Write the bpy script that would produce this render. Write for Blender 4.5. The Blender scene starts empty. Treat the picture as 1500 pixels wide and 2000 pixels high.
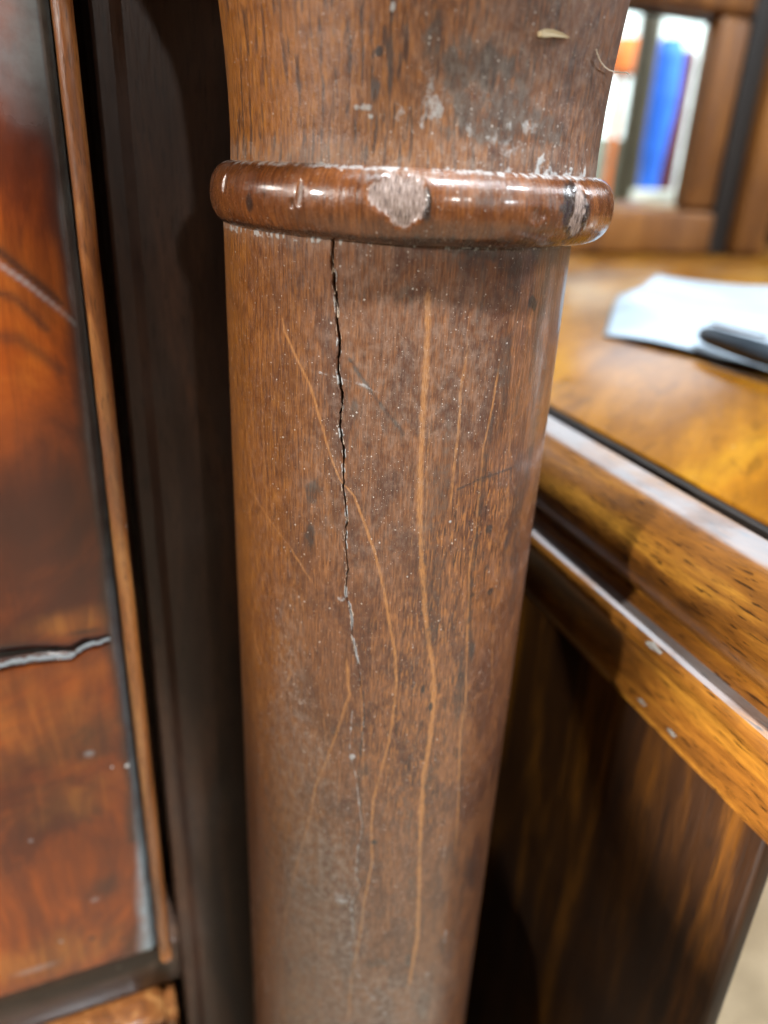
import bpy, math, random
import numpy as np
from mathutils import Vector, Matrix

random.seed(7)
rng = np.random.default_rng(11)
scene = bpy.context.scene
col = scene.collection
ZE = 0.80                                   # eye height above the floor; layout below is relative to the eye

# ------------------------------------------------------------------ camera
F = 1480.0; CX, CY = 750.0, 1000.0          # focal length and centre in photo pixels (1500 x 2000)
VPX, VPY = 590.0, 4300.0                    # vanishing point of the verticals
YAW = math.radians(23.6)
_d = np.array([VPX - CX, VPY - CY, F]); _d /= np.linalg.norm(_d)
_f = np.array([0, 0, 1.0]); _h = _f - _d * (_f @ _d); _h /= np.linalg.norm(_h)
_r = np.cross(_d, _h)
MC = np.stack([math.cos(YAW) * _r + math.sin(YAW) * _h, -math.sin(YAW) * _r + math.cos(YAW) * _h, -_d], 1)
CAM = np.array([-0.0757, -0.1732, 0.0])
cd = bpy.data.cameras.new('camera'); cam = bpy.data.objects.new('camera', cd); col.objects.link(cam)
scene.camera = cam
cd.sensor_fit = 'HORIZONTAL'; cd.sensor_width = 26.0; cd.lens = 26.0 * F / 1500.0
cd.clip_start = 0.01; cd.clip_end = 50.0
rx = MC[0]; ry = -MC[1]; rz = -MC[2]
cam.matrix_world = Matrix(((rx[0], ry[0], rz[0], CAM[0]), (rx[1], ry[1], rz[1], CAM[1]), (rx[2], ry[2], rz[2], CAM[2] + ZE), (0, 0, 0, 1)))
cd.dof.use_dof = True; cd.dof.focus_distance = 0.158; cd.dof.aperture_fstop = cd.lens / 3.4
scene.cycles.use_adaptive_sampling = True; scene.cycles.adaptive_threshold = 0.03
scene.cycles.max_bounces = 5; scene.cycles.diffuse_bounces = 2; scene.cycles.glossy_bounces = 3
scene.render.resolution_x = 768; scene.render.resolution_y = 1024

# ------------------------------------------------------------------ world, lamps, exposure
w = bpy.data.worlds.new('World'); scene.world = w; w.use_nodes = True
w.node_tree.nodes['Background'].inputs[0].default_value = (0.75, 0.85, 1.0, 1)
w.node_tree.nodes['Background'].inputs[1].default_value = 0.006
scene.view_settings.view_transform = 'Standard'; scene.view_settings.look = 'None'
scene.view_settings.exposure = 0.55; scene.view_settings.gamma = 1.0
scene.view_settings.use_curve_mapping = False

def lamp(az, el, dist, size, power, color, target=(0, 0, -0.05), shape='DISK', size_y=None):
    a, e = math.radians(az), math.radians(el)
    t = Vector((target[0], target[1], target[2] + ZE))
    p = t + Vector((math.sin(a) * math.cos(e), -math.cos(a) * math.cos(e), math.sin(e))) * dist
    l = bpy.data.lights.new('area_lamp', 'AREA'); l.shape = shape; l.size = size; l.energy = power; l.color = color
    if size_y: l.size_y = size_y
    o = bpy.data.objects.new('area_lamp', l); col.objects.link(o); o.location = p
    o.rotation_euler = (t - p).to_track_quat('-Z', 'Y').to_euler()
    return o
COOL = (0.86, 0.93, 1.0); NEUT = (1.0, 0.96, 0.9)
spot = lamp(-77, 12, 2.4, 0.14, 30, NEUT, target=(0.08, -0.03, 0.125))           # narrow spot from the left, low
sl = bpy.data.lights.new('aimed_spot', 'SPOT'); sl.energy = 165; sl.color = NEUT; sl.spot_size = math.radians(14.0); sl.spot_blend = 0.18; sl.shadow_soft_size = 0.05
spot.data = sl; spot.name = 'aimed_spot'
spot = lamp(-64, 9, 2.4, 0.14, 30, NEUT, target=(0.090, -0.086, -0.150))         # added narrow spot that makes the lit patch on the table's side
s2 = sl.copy(); s2.energy = 640; s2.spot_size = math.radians(2.3); s2.spot_blend = 0.15; s2.shadow_soft_size = 0.02
spot.data = s2; spot.name = 'aimed_spot'
lamp(52, 46, 2.2, 0.12, 18, COOL)            # from the right
lamp(6, 68, 2.0, 0.11, 84, COOL)             # high, in front
lamp(0, 19, 2.6, 0.10, 9, NEUT)             # behind the photographer
lamp(30, 16, 2.3, 0.12, 6, COOL)            # in front, a little right
lamp(140, 30, 2.3, 0.5, 3, COOL, target=(0.12, 0.05, -0.08))   # beyond the table, high
lamp(181, 26, 2.4, 0.35, 4, COOL, target=(0.10, 0.05, -0.08))  # beyond the table, lower
spot = lamp(14, 44, 2.0, 0.14, 30, NEUT, target=(0.55, 0.12, -0.80))              # added spot that brightens the floor under the table
s3 = sl.copy(); s3.energy = 150; s3.spot_size = math.radians(16); s3.spot_blend = 0.4
spot.data = s3; spot.name = 'aimed_spot'
lamp(168, 42, 1.3, 0.4, 44, COOL, target=(1.9, -0.9, 0.1))      # added lamp, brightens the goods that the mirror shows

# ------------------------------------------------------------------ helpers
def ray(px, py):
    return MC.T @ np.array([px - CX, py - CY, F])
def at_plane(p, n, d):
    r = ray(*p); n = np.asarray(n, float); return CAM + r * ((d - n @ CAM) / (n @ r))
TOCAM = np.array([CAM[0], CAM[1]]); TOCAM /= np.linalg.norm(TOCAM)
RIGHT = np.array([-TOCAM[1], TOCAM[0]])      # to the right as the photographer sees it
def at_column(px, py, R, cen=(0.0, 0.0)):
    r = ray(px, py); o = CAM[:2] - np.array(cen)
    a = r[0]**2 + r[1]**2; b = 2 * (o @ r[:2]); c = o @ o - R * R
    disc = max(b * b - 4 * a * c, 0.0)
    t = (-b - math.sqrt(disc)) / (2 * a)
    q = o + t * r[:2]
    return math.atan2(q @ RIGHT, q @ TOCAM), CAM[2] + t * r[2]

ORIG = {}
def tag(o, label=None, cat=None, group=None, kind=None):
    if label: o['label'] = label
    if cat: o['category'] = cat
    if group: o['group'] = group
    if kind: o['kind'] = kind
    return o
def thing(name, loc, label, cat):
    o = bpy.data.objects.new(name, None); col.objects.link(o); o.empty_display_size = 0.05
    o.location = (loc[0], loc[1], loc[2] + ZE); ORIG[o.name] = np.array([loc[0], loc[1], loc[2]], float)
    return tag(o, label, cat)
def link(name, me, mat, parent=None, smooth=True):
    o = bpy.data.objects.new(name, me); col.objects.link(o); me.materials.append(mat)
    if smooth: me.polygons.foreach_set('use_smooth', np.ones(len(me.polygons), bool))
    if parent: o.parent = parent
    return o
def mesh(name, verts, faces, mat, parent=None, origin=None, smooth=False):
    v = np.array(verts, float)
    if parent: org = ORIG[parent.name]
    else: org = np.zeros(3) if origin is None else np.array(origin, float)
    me = bpy.data.meshes.new(name); me.from_pydata((v - org).tolist(), [], faces); me.update()
    o = link(name, me, mat, parent, smooth); ORIG[o.name] = org
    if not parent: o.location = (org[0], org[1], org[2] + ZE)
    return o
def bevel(o, width, seg=2):
    m = o.modifiers.new('bevel', 'BEVEL'); m.width = width; m.segments = seg; m.limit_method = 'ANGLE'; m.angle_limit = math.radians(35)
    for p in o.data.polygons: p.use_smooth = True
    return o
def box(name, lo, hi, mat, parent=None, bev=0.0015, rot=None):
    (x0, y0, z0), (x1, y1, z1) = lo, hi
    v = [(x0,y0,z0),(x1,y0,z0),(x1,y1,z0),(x0,y1,z0),(x0,y0,z1),(x1,y0,z1),(x1,y1,z1),(x0,y1,z1)]
    f = [(0,3,2,1),(4,5,6,7),(0,1,5,4),(1,2,6,5),(2,3,7,6),(3,0,4,7)]
    if rot is not None: v = [rot(*q) for q in v]
    o = mesh(name, v, f, mat, parent)
    return bevel(o, bev) if bev else o

_lat = rng.random((256, 256))
def vnoise(x, y):
    """value noise 0..1, vectorised"""
    xi = np.floor(x).astype(int); yi = np.floor(y).astype(int); fx = x - xi; fy = y - yi
    fx = fx * fx * (3 - 2 * fx); fy = fy * fy * (3 - 2 * fy)
    a = _lat[xi % 256, yi % 256]; b = _lat[(xi + 1) % 256, yi % 256]; c = _lat[xi % 256, (yi + 1) % 256]; d = _lat[(xi + 1) % 256, (yi + 1) % 256]
    return (a * (1 - fx) + b * fx) * (1 - fy) + (c * (1 - fx) + d * fx) * fy
def fnoise(x, y, o=4):
    s = 0; a = 0.5
    for k in range(o):
        s = s + a * vnoise(x * 2**k + 17.3 * k, y * 2**k + 5.1 * k); a *= 0.5
    return s / (1 - 0.5**o)
def sstep(a, b, x):
    t = np.clip((x - a) / (b - a), 0, 1); return t * t * (3 - 2 * t)

# ------------------------------------------------------------------ node helpers
class NT:
    def __init__(self, name):
        self.m = bpy.data.materials.new(name); self.m.use_nodes = True
        self.t = self.m.node_tree; self.b = self.t.nodes['Principled BSDF']
    def n(self, typ, **kw):
        x = self.t.nodes.new(typ)
        for k, v in kw.items(): setattr(x, k, v)
        return x
    def put(self, sock, v):
        if hasattr(v, 'is_output'): self.t.links.new(v, sock)
        else:
            if isinstance(v, (tuple, list)) and len(v) == 3 and sock.type == 'RGBA': v = (*v, 1)
            sock.default_value = v
    def math(self, op, a, b=0.0, c=None, clamp=False):
        x = self.n('ShaderNodeMath', operation=op); x.use_clamp = clamp
        self.put(x.inputs[0], a); self.put(x.inputs[1], b)
        if c is not None: self.put(x.inputs[2], c)
        return x.outputs[0]
    def mul(self, a, b): return self.math('MULTIPLY', a, b)
    def add(self, a, b): return self.math('ADD', a, b)
    def ss(self, v, lo, hi, to0=0.0, to1=1.0):
        x = self.n('ShaderNodeMapRange'); x.interpolation_type = 'SMOOTHSTEP'
        self.put(x.inputs[0], v)
        for i, q in enumerate((lo, hi, to0, to1)): self.put(x.inputs[i + 1], q)
        return x.outputs[0]
    def mix(self, f, a, b, mode='MIX'):
        x = self.n('ShaderNodeMix', data_type='RGBA', blend_type=mode)
        self.put(x.inputs[0], f); self.put(x.inputs[6], a); self.put(x.inputs[7], b)
        return x.outputs[2]
    def noise(self, co, scale, detail=4, rough=0.55, dist=0.0):
        x = self.n('ShaderNodeTexNoise'); self.put(x.inputs['Vector'], co)
        x.inputs['Scale'].default_value = scale; x.inputs['Detail'].default_value = detail
        x.inputs['Roughness'].default_value = rough; x.inputs['Distortion'].default_value = dist
        return x.outputs[0]
    def vor(self, co, scale, rnd=1.0):
        x = self.n('ShaderNodeTexVoronoi'); self.put(x.inputs['Vector'], co); x.inputs['Scale'].default_value = scale
        x.inputs['Randomness'].default_value = rnd
        return x.outputs['Distance'], x.outputs['Color']
    def mapping(self, co, scale=(1, 1, 1), loc=(0, 0, 0), rot=(0, 0, 0)):
        x = self.n('ShaderNodeMapping'); self.put(x.inputs[0], co)
        x.inputs[1].default_value = loc; x.inputs[2].default_value = rot; x.inputs[3].default_value = scale
        return x.outputs[0]
    def objco(self): return self.n('ShaderNodeTexCoord').outputs['Object']
    def uv(self): return self.n('ShaderNodeTexCoord').outputs['UV']
    def attr(self, name):
        x = self.n('ShaderNodeAttribute'); x.attribute_name = name
        s = self.n('ShaderNodeSeparateColor'); self.t.links.new(x.outputs['Color'], s.inputs[0])
        return s.outputs[0], s.outputs[1], s.outputs[2], x.outputs['Alpha']
    def sep(self, c):
        s = self.n('ShaderNodeSeparateColor'); self.put(s.inputs[0], c); return s.outputs
    def ramp(self, f, stops):
        x = self.n('ShaderNodeValToRGB'); self.put(x.inputs[0], f); e = x.color_ramp.elements
        while len(e) < len(stops): e.new(0.5)
        for k, (p, c) in enumerate(stops): e[k].position = p; e[k].color = (*c, 1)
        return x.outputs[0]
    def bump(self, h, strength=0.3, dist=0.001):
        x = self.n('ShaderNodeBump'); self.put(x.inputs['Height'], h); x.inputs['Strength'].default_value = strength; x.inputs['Distance'].default_value = dist
        return x.outputs[0]
    def out(self, color, rough, normal=None, coat=0.0, coat_rough=0.1, spec=0.5):
        self.put(self.b.inputs['Base Color'], color); self.put(self.b.inputs['Roughness'], rough)
        self.b.inputs['Specular IOR Level'].default_value = spec
        self.put(self.b.inputs['Coat Weight'], coat); self.put(self.b.inputs['Coat Roughness'], coat_rough)
        if normal is not None: self.t.links.new(normal, self.b.inputs['Normal'])
        return self.m
    def specks(self, co, scale, rmax, density):
        """little flecks: one per Voronoi cell where the cell's number falls under density"""
        d, c = self.vor(co, scale); s = self.sep(c)
        r = self.mul(self.mul(s[1], s[1]), rmax)
        on = self.math('LESS_THAN', s[0], density)
        return self.mul(self.ss(self.math('SUBTRACT', d, r), -0.03, 0.03, 1.0, 0.0), on)

def plain(name, c, rough=0.5, metal=0.0, spec=0.5):
    t = NT(name); co = t.objco()
    n = t.noise(co, 14, 3)
    t.b.inputs['Metallic'].default_value = metal
    return t.out(t.mix(t.ss(n, 0.3, 0.7), tuple(q * 0.85 for q in c), tuple(min(q * 1.1, 1) for q in c)), rough, spec=spec)

def wood(name, dark, mid, light, stretch, gscale=30, rough=0.3, coat=0.4, dist=1.2, dust=0.15, blot=6.0, rot=(0, 0, 0), pore=0.5, ledge_grey=0.0, specks=0.5, coat_rough=0.15, spec=0.35):
    """stained wood in object coordinates (metres); stretch < 1 along the grain"""
    t = NT(name); co = t.mapping(t.objco(), rot=rot)
    g = t.mapping(co, scale=stretch)
    n1 = t.noise(g, gscale, 5, 0.6, dist)
    n2 = t.noise(t.mapping(co, scale=tuple(s * 9 for s in stretch)), gscale * 2.2, 3, 0.6, 0.4)
    n3 = t.noise(co, blot, 3, 0.55, 0.6)
    c = t.ramp(n1, [(0.28, dark), (0.5, mid), (0.72, light)])
    c = t.mix(t.ss(n2, 0.35, 0.7, 0.0, 0.55), c, t.mix(0.6, c, dark))
    po = t.noise(t.mapping(co, scale=tuple(s * 5 for s in stretch)), gscale * 4, 2, 0.5)
    c = t.mix(t.mul(t.ss(po, 0.58, 0.68), pore), c, tuple(q * 0.35 for q in dark))
    c = t.mix(t.ss(n3, 0.5, 0.75, 0.0, 0.5), c, dark)
    sp = t.specks(co, 260, 0.14, dust)
    film = t.ss(t.noise(co, 9, 4, 0.6), 0.45, 0.8)
    c = t.mix(t.mul(film, dust), c, (0.33, 0.32, 0.31))
    c = t.mix(t.mul(sp, specks), c, (0.55, 0.52, 0.48))
    rg = t.add(rough, t.mul(film, 0.18))
    if ledge_grey:                                           # paler grey on upward-facing ledges
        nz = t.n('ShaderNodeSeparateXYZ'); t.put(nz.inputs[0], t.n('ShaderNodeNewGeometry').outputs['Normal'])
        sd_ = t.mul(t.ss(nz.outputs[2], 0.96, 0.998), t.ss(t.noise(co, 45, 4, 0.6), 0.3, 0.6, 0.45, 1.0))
        c = t.mix(t.mul(sd_, ledge_grey), c, (0.30, 0.32, 0.34)); rg = t.add(rg, t.mul(sd_, 0.15))
    return t.out(c, rg, t.bump(t.add(n2, t.mul(po, -0.6)), 0.25, 0.0006), coat, coat_rough, spec)

# ------------------------------------------------------------------ column material (marks come as vertex attributes)
def column_material(name, gloss=0.32, coat=0.35, coat_rough=0.14, pw=1.0, plainness=1.0, tint=(0.94, 0.92, 0.94)):
    t = NT(name); uv = t.uv()                            # uv in centimetres round and along the column
    streak, stain, dust, crack = t.attr('marks')
    warm, film, worn, dash = t.attr('tones')
    fib = t.noise(t.mapping(uv, scale=(7, 0.55, 1)), 3.0, 6, 0.66, 0.25)
    fine = t.noise(t.mapping(uv, scale=(22, 2.6, 1)), 2.0, 3, 0.6)
    blot = t.noise(t.mapping(uv, scale=(1, 0.5, 1)), 1.1, 6, 0.68, 0.6)
    mott = t.noise(t.mapping(uv, scale=(1, 0.75, 1)), 5.0, 5, 0.72)
    c = t.ramp(fib, [(0.28, (0.048, 0.017, 0.007)), (0.5, (0.135, 0.051, 0.020)), (0.70, (0.25, 0.102, 0.038))])
    c = t.mix(t.ss(blot, 0.45, 0.60, 0.0, 0.80), c, (0.058, 0.021, 0.012))
    c = t.mix(t.ss(mott, 0.50, 0.72, 0.0, 0.45), c, (0.20, 0.090, 0.050))
    wf = t.mul(warm, t.ss(fib, 0.3, 0.6, 0.45, 1.0))
    c = t.mix(t.mul(wf, 0.85), c, t.ramp(fib, [(0.32, (0.11, 0.033, 0.004)), (0.5, (0.25, 0.084, 0.008)), (0.68, (0.38, 0.15, 0.014))]))
    # dark pores: short vertical dashes
    po = t.noise(t.mapping(uv, scale=(9 * pw, 0.95 * pw, 1)), 1.8, 2, 0.55)
    c = t.mix(t.mul(t.ss(po, 0.55, 0.61), t.mul(t.add(0.16, t.mul(dash, 0.75)), plainness)), c, (0.026, 0.012, 0.009))
    # pale orange dashes where the finish is worn through
    pd = t.noise(t.mapping(uv, scale=(12, 1.3, 1), loc=(3.1, 7.7, 0)), 1.9, 2, 0.5)
    c = t.mix(t.mul(t.ss(pd, 0.55, 0.62), t.mul(dash, 0.75)), c, (0.34, 0.135, 0.036))
    # streaks of pale grain
    sk = t.ss(t.add(streak, t.mul(t.math('SUBTRACT', fine, 0.5), 1.1)), 0.02, 0.85, 0.0, 0.85)
    c = t.mix(t.mul(sk, t.ss(streak, 0.03, 0.35)), c, t.ramp(fine, [(0.3, (0.22, 0.088, 0.028)), (0.6, (0.38, 0.165, 0.048))]))
    st = t.ss(t.add(stain, t.mul(t.math('SUBTRACT', mott, 0.5), 1.0)), 0.12, 0.75, 0.0, 0.92)
    c = t.mix(t.mul(st, t.ss(stain, 0.02, 0.2)), c, (0.020, 0.015, 0.014))
    c = t.mix(1.0, c, tint, 'MULTIPLY')
    # dust film, worn wood, dust lumps, specks
    fm = t.mul(film, t.ss(t.add(mott, t.mul(t.math('SUBTRACT', fine, 0.5), 0.5)), 0.35, 0.7, 0.15, 1.0))
    c = t.mix(t.mul(fm, 0.60), c, (0.275, 0.218, 0.172))
    wr = t.ss(t.add(worn, t.mul(t.math('SUBTRACT', fine, 0.5), 1.0)), 0.35, 0.65)
    wr = t.mul(wr, t.ss(worn, 0.02, 0.2))
    c = t.mix(wr, c, t.ramp(fine, [(0.36, (0.055, 0.034, 0.027)), (0.5, (0.185, 0.125, 0.098)), (0.68, (0.36, 0.28, 0.24))]))
    du = t.ss(t.add(dust, t.mul(t.math('SUBTRACT', mott, 0.5), 1.6)), 0.3, 0.9, 0.0, 0.85)
    c = t.mix(t.mul(du, t.ss(dust, 0.02, 0.2)), c, (0.36, 0.355, 0.34))
    cl = t.mul(t.ss(mott, 0.38, 0.62, 0.35, 1.25), t.ss(blot, 0.38, 0.62, 0.25, 1.7))
    s1 = t.specks(uv, 12.0, 0.27, t.mul(t.add(0.10, t.mul(film, 0.45)), cl))
    s2 = t.specks(t.mapping(uv, loc=(5.3, 2.2, 0)), 26.0, 0.33, t.mul(t.add(0.16, t.mul(film, 0.5)), cl))
    s3 = t.specks(t.mapping(uv, loc=(1.3, 8.2, 0), rot=(0, 0, 0.6), scale=(1, 2.6, 1)), 8.0, 0.15, t.add(0.03, t.mul(film, 0.2)))
    sp = t.math('MAXIMUM', t.math('MAXIMUM', s1, t.mul(s2, 0.7)), t.mul(s3, 0.8))
    c = t.mix(t.mul(sp, 0.58), c, (0.56, 0.50, 0.44))
    c = t.mix(crack, c, (0.012, 0.008, 0.006))
    rg = t.add(gloss, t.add(t.mul(film, 0.20), t.add(t.mul(wr, 0.35), t.mul(t.math('SUBTRACT', mott, 0.5), 0.35))))
    h = t.add(t.add(t.mul(fine, 0.6), t.mul(po, -1.0)), t.add(t.mul(sp, 1.0), t.add(t.mul(du, 0.8), t.mul(mott, 1.0))))
    return t.out(c, rg, t.bump(h, 0.5, 0.00025), t.mul(t.math('SUBTRACT', 1.0, wr), coat), t.add(coat_rough, t.mul(film, 0.15)), 0.35)

MCOL = column_material('worn_column_wood')
MNECK = column_material('worn_neck_wood', 0.36, 0.15, 0.2, 0.50)
MRING = column_material('polished_ring_wood', 0.25, 0.6, 0.11, 0.7, 0.6, (0.76, 0.64, 0.55))

# ------------------------------------------------------------------ other materials
M_STILE = wood('dark_stile_wood', (0.020, 0.010, 0.007), (0.046, 0.023, 0.014), (0.09, 0.040, 0.021), (1, 1, 0.12), 60, 0.42, 0.1, dust=0.16, spec=0.25, specks=0.0)
M_RAIL = wood('dark_rail_wood', (0.022, 0.012, 0.008), (0.05, 0.025, 0.014), (0.10, 0.05, 0.025), (0.15, 1, 1), 60, 0.4, 0.2, dust=0.12)
M_BEAD = wood('amber_bead_wood', (0.07, 0.022, 0.006), (0.24, 0.080, 0.020), (0.50, 0.23, 0.07), (1, 1, 0.1), 120, 0.3, 0.4, dust=0.15)
M_CARC = wood('carcass_wood', (0.03, 0.014, 0.008), (0.06, 0.028, 0.014), (0.11, 0.05, 0.022), (1, 1, 0.12), 40, 0.45, 0.1)
M_TOP = wood('honey_table_top', (0.08, 0.024, 0.002), (0.25, 0.10, 0.006), (0.44, 0.22, 0.015), (0.35, 0.08, 1), 26, 0.33, 0.2, dist=1.6, dust=0.14, blot=7, rot=(0, 0, 0.9), pore=0.3, coat_rough=0.15, spec=0.2)
M_MOLD = wood('honey_moulding', (0.030, 0.010, 0.003), (0.19, 0.070, 0.009), (0.42, 0.19, 0.022), (1, 0.1, 1), 70, 0.32, 0.2, dist=1.0, dust=0.05, blot=38, pore=0.85, coat_rough=0.25, ledge_grey=0.6)
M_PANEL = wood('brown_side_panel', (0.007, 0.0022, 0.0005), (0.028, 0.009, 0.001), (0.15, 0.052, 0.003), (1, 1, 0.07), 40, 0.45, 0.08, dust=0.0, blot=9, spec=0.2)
M_FRAME = wood('honey_mirror_frame', (0.06, 0.020, 0.004), (0.15, 0.054, 0.008), (0.24, 0.095, 0.015), (1, 1, 0.15), 35, 0.5, 0.0, dust=0.02)

M_SHADE_JOINT = wood('gap_shade_and_joint', (0.008, 0.006, 0.005), (0.012, 0.009, 0.007), (0.02, 0.014, 0.01), (1, 1, 0.15), 40, 0.6, 0.0, dust=0.0)  # near-black: painted shade beside the mirror frame, and the table joint

def drawer_material():
    t = NT('flame_veneer'); co = t.objco()
    streak, stain, dust, crack = t.attr('marks')
    q = t.mapping(co, scale=(1, 1, 0.55), rot=(0, math.radians(24), 0))
    w1 = t.noise(q, 16, 5, 0.6, 2.2)
    w2 = t.noise(t.mapping(co, scale=(3.0, 1, 0.35), rot=(0, math.radians(30), 0)), 60, 4, 0.6, 0.7)
    big = t.noise(t.mapping(co, loc=(0.31, 0, 0.77), scale=(0.7, 1, 1)), 13, 3, 0.5, 0.8)
    c = t.ramp(w1, [(0.26, (0.035, 0.008, 0.004)), (0.44, (0.10, 0.019, 0.005)), (0.60, (0.26, 0.050, 0.005)), (0.8, (0.40, 0.11, 0.010))])
    c = t.mix(t.ss(w2, 0.38, 0.66, 0.0, 0.38), c, (0.06, 0.013, 0.005))
    c = t.mix(t.ss(big, 0.45, 0.72, 0.0, 0.30), c, (0.028, 0.008, 0.006))
    c = t.mix(t.mul(t.mul(streak, 0.85), t.ss(w2, 0.3, 0.6, 1.0, 0.35)), c, (0.36, 0.125, 0.022))
    c = t.mix(stain, c, (0.018, 0.012, 0.010))
    n = t.noise(co, 120, 4, 0.6)
    c = t.mix(t.mul(dust, t.ss(n, 0.25, 0.65, 0.5, 1.0)), c, (0.27, 0.32, 0.33))
    sp = t.specks(co, 220, 0.16, t.add(0.05, t.mul(dust, 0.3)))
    c = t.mix(t.mul(sp, 0.75), c, (0.6, 0.58, 0.54))
    rg = t.add(0.20, t.add(t.mul(dust, 0.25), t.mul(n, 0.08)))
    return t.out(c, rg, t.bump(t.add(n, t.mul(w2, 0.5)), 0.15, 0.0006), 0.3, 0.12, 0.3)
M_DRAW = drawer_material()

# ------------------------------------------------------------------ the chest of drawers and its turned column
chest = thing('chest_of_drawers', (-0.3, 0.25, -ZE), 'dark veneered chest of drawers with a cracked turned column at its corner', 'chest')

FRONT = math.radians(102)
def phi_columns(n, dens=None):
    u = np.linspace(-FRONT, FRONT, 4001)
    d = np.ones_like(u) if dens is None else dens(u)
    cum = np.concatenate([[0], np.cumsum((d[1:] + d[:-1]) / 2)]); cum /= cum[-1]
    f = np.interp(np.linspace(0, 1, n), cum, u)
    back = np.linspace(FRONT, 2 * math.pi - FRONT, 42)[1:-1]
    return np.concatenate([f, back])

def column_mesh(name, phi, r, z, cen, tones, marks, uvR, parent, mat=None):
    """phi, r, z: 2-D arrays (rows, columns) closed round the axis"""
    nz, nf = phi.shape
    d = np.cos(phi)[..., None] * TOCAM + np.sin(phi)[..., None] * RIGHT
    P = np.empty((nz, nf, 3)); P[..., :2] = d * r[..., None] + np.array(cen); P[..., 2] = z
    org = ORIG[parent.name]
    V = (P.reshape(-1, 3) - org).astype(np.float32)
    i = np.arange(nz - 1)[:, None] * nf; k = np.arange(nf)[None, :]; k1 = (k + 1) % nf
    Q = np.stack([i + k, i + nf + k, i + nf + k1, i + k1], -1).reshape(-1, 4)   # rows run downwards
    Q = Q[:, :]
    me = bpy.data.meshes.new(name)
    me.vertices.add(len(V)); me.vertices.foreach_set('co', V.ravel())
    me.loops.add(Q.size); me.loops.foreach_set('vertex_index', Q.ravel().astype(np.int32))
    me.polygons.add(len(Q)); me.polygons.foreach_set('loop_start', np.arange(0, Q.size, 4, dtype=np.int32))
    me.update(calc_edges=True); me.validate()
    for nm, chans in (('marks', marks), ('tones', tones)):
        a = me.attributes.new(nm, 'FLOAT_COLOR', 'POINT')
        a.data.foreach_set('color', np.stack([np.broadcast_to(np.clip(q, 0, 1), (nz, nf)) for q in chans], -1).astype(np.float32).ravel())
    uvl = me.uv_layers.new(name='UVMap')
    U = np.stack([phi * uvR * 100, z * 100], -1).reshape(-1, 2)
    uvl.data.foreach_set('uv', U[Q.ravel()].astype(np.float32).ravel())
    o = link(name, me, mat or MCOL, parent); ORIG[o.name] = org
    return o

R0 = 0.040
def pts(px, R=R0, cen=(0, 0)):
    return np.array([at_column(x, y, R, cen) for x, y in px])
def z7(l): return [(420 + x / 2.055, 430 + y / 2.055) for x, y in l]     # two enlarged views the marks were read from
def z8(l): return [(420 + x / 2.055, 1200 + y / 2.055) for x, y in l]
def down(mask, phi, z, px, wid, amp=1.0, R=R0, wob=0.0):
    """a mark that runs down the column: gaussian across, tapering at its ends"""
    p = pts(px, R); o = np.argsort(p[:, 1]); p = p[o]
    zz = z[:, 0]; pc = np.interp(zz, p[:, 1], p[:, 0])[:, None]
    pc = pc + wob * (fnoise(zz * 300, zz * 0 + 3.3) - 0.5)[:, None] / R
    ww = wid * (0.6 + 0.8 * fnoise(zz * 220 + px[0][0], zz * 0 + 1.7))[:, None]
    e = sstep(p[0, 1] - 0.001, p[0, 1] + 0.006, zz) * (1 - sstep(p[-1, 1] - 0.006, p[-1, 1] + 0.001, zz))
    br = 0.72 + 0.28 * sstep(0.3, 0.6, fnoise(zz * 140 + px[0][1], zz * 0 + 9.1))
    g = amp * (e * br)[:, None] * np.exp(-((phi - pc) * R / ww) ** 2)
    np.maximum(mask, g, out=mask)
def blob(mask, phi, z, px, rx_, rz_, amp=1.0, R=R0, cen=(0, 0), rough=0.6, fr=500):
    f0, zc = at_column(px[0], px[1], R, cen)
    s = (phi - f0) * R; d = np.sqrt((s / rx_) ** 2 + ((z - zc) / rz_) ** 2)
    sel = d < 2.2
    if not sel.any(): return
    nn = fnoise(s[sel] * fr + px[0], z[sel] * fr * 0.6 + px[1])
    g = amp * (1 - sstep(0.45, 1.25, d[sel] + rough * (nn - 0.5) * 2))
    mask[sel] = np.maximum(mask[sel], g)
def path(mask, phi, z, px, wid, amp=1.0, R=R0, cen=(0, 0)):
    """a scratch in any direction"""
    p = pts(px, R, cen)
    for (f0, a0), (f1, a1) in zip(p[:-1], p[1:]):
        x0, x1 = f0 * R, f1 * R
        sel = (phi * R > min(x0, x1) - 3 * wid) & (phi * R < max(x0, x1) + 3 * wid) & (z > min(a0, a1) - 3 * wid) & (z < max(a0, a1) + 3 * wid)
        if not sel.any(): continue
        X = phi[sel] * R; Z = z[sel]; L2 = (x1 - x0) ** 2 + (a1 - a0) ** 2
        t = np.clip(((X - x0) * (x1 - x0) + (Z - a0) * (a1 - a0)) / L2, 0, 1)
        d = np.hypot(X - x0 - t * (x1 - x0), Z - a0 - t * (a1 - a0))
        mask[sel] = np.maximum(mask[sel], amp * np.exp(-(d / wid) ** 2) * (0.6 + 0.4 * vnoise(X * 3000, Z * 3000)))

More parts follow.
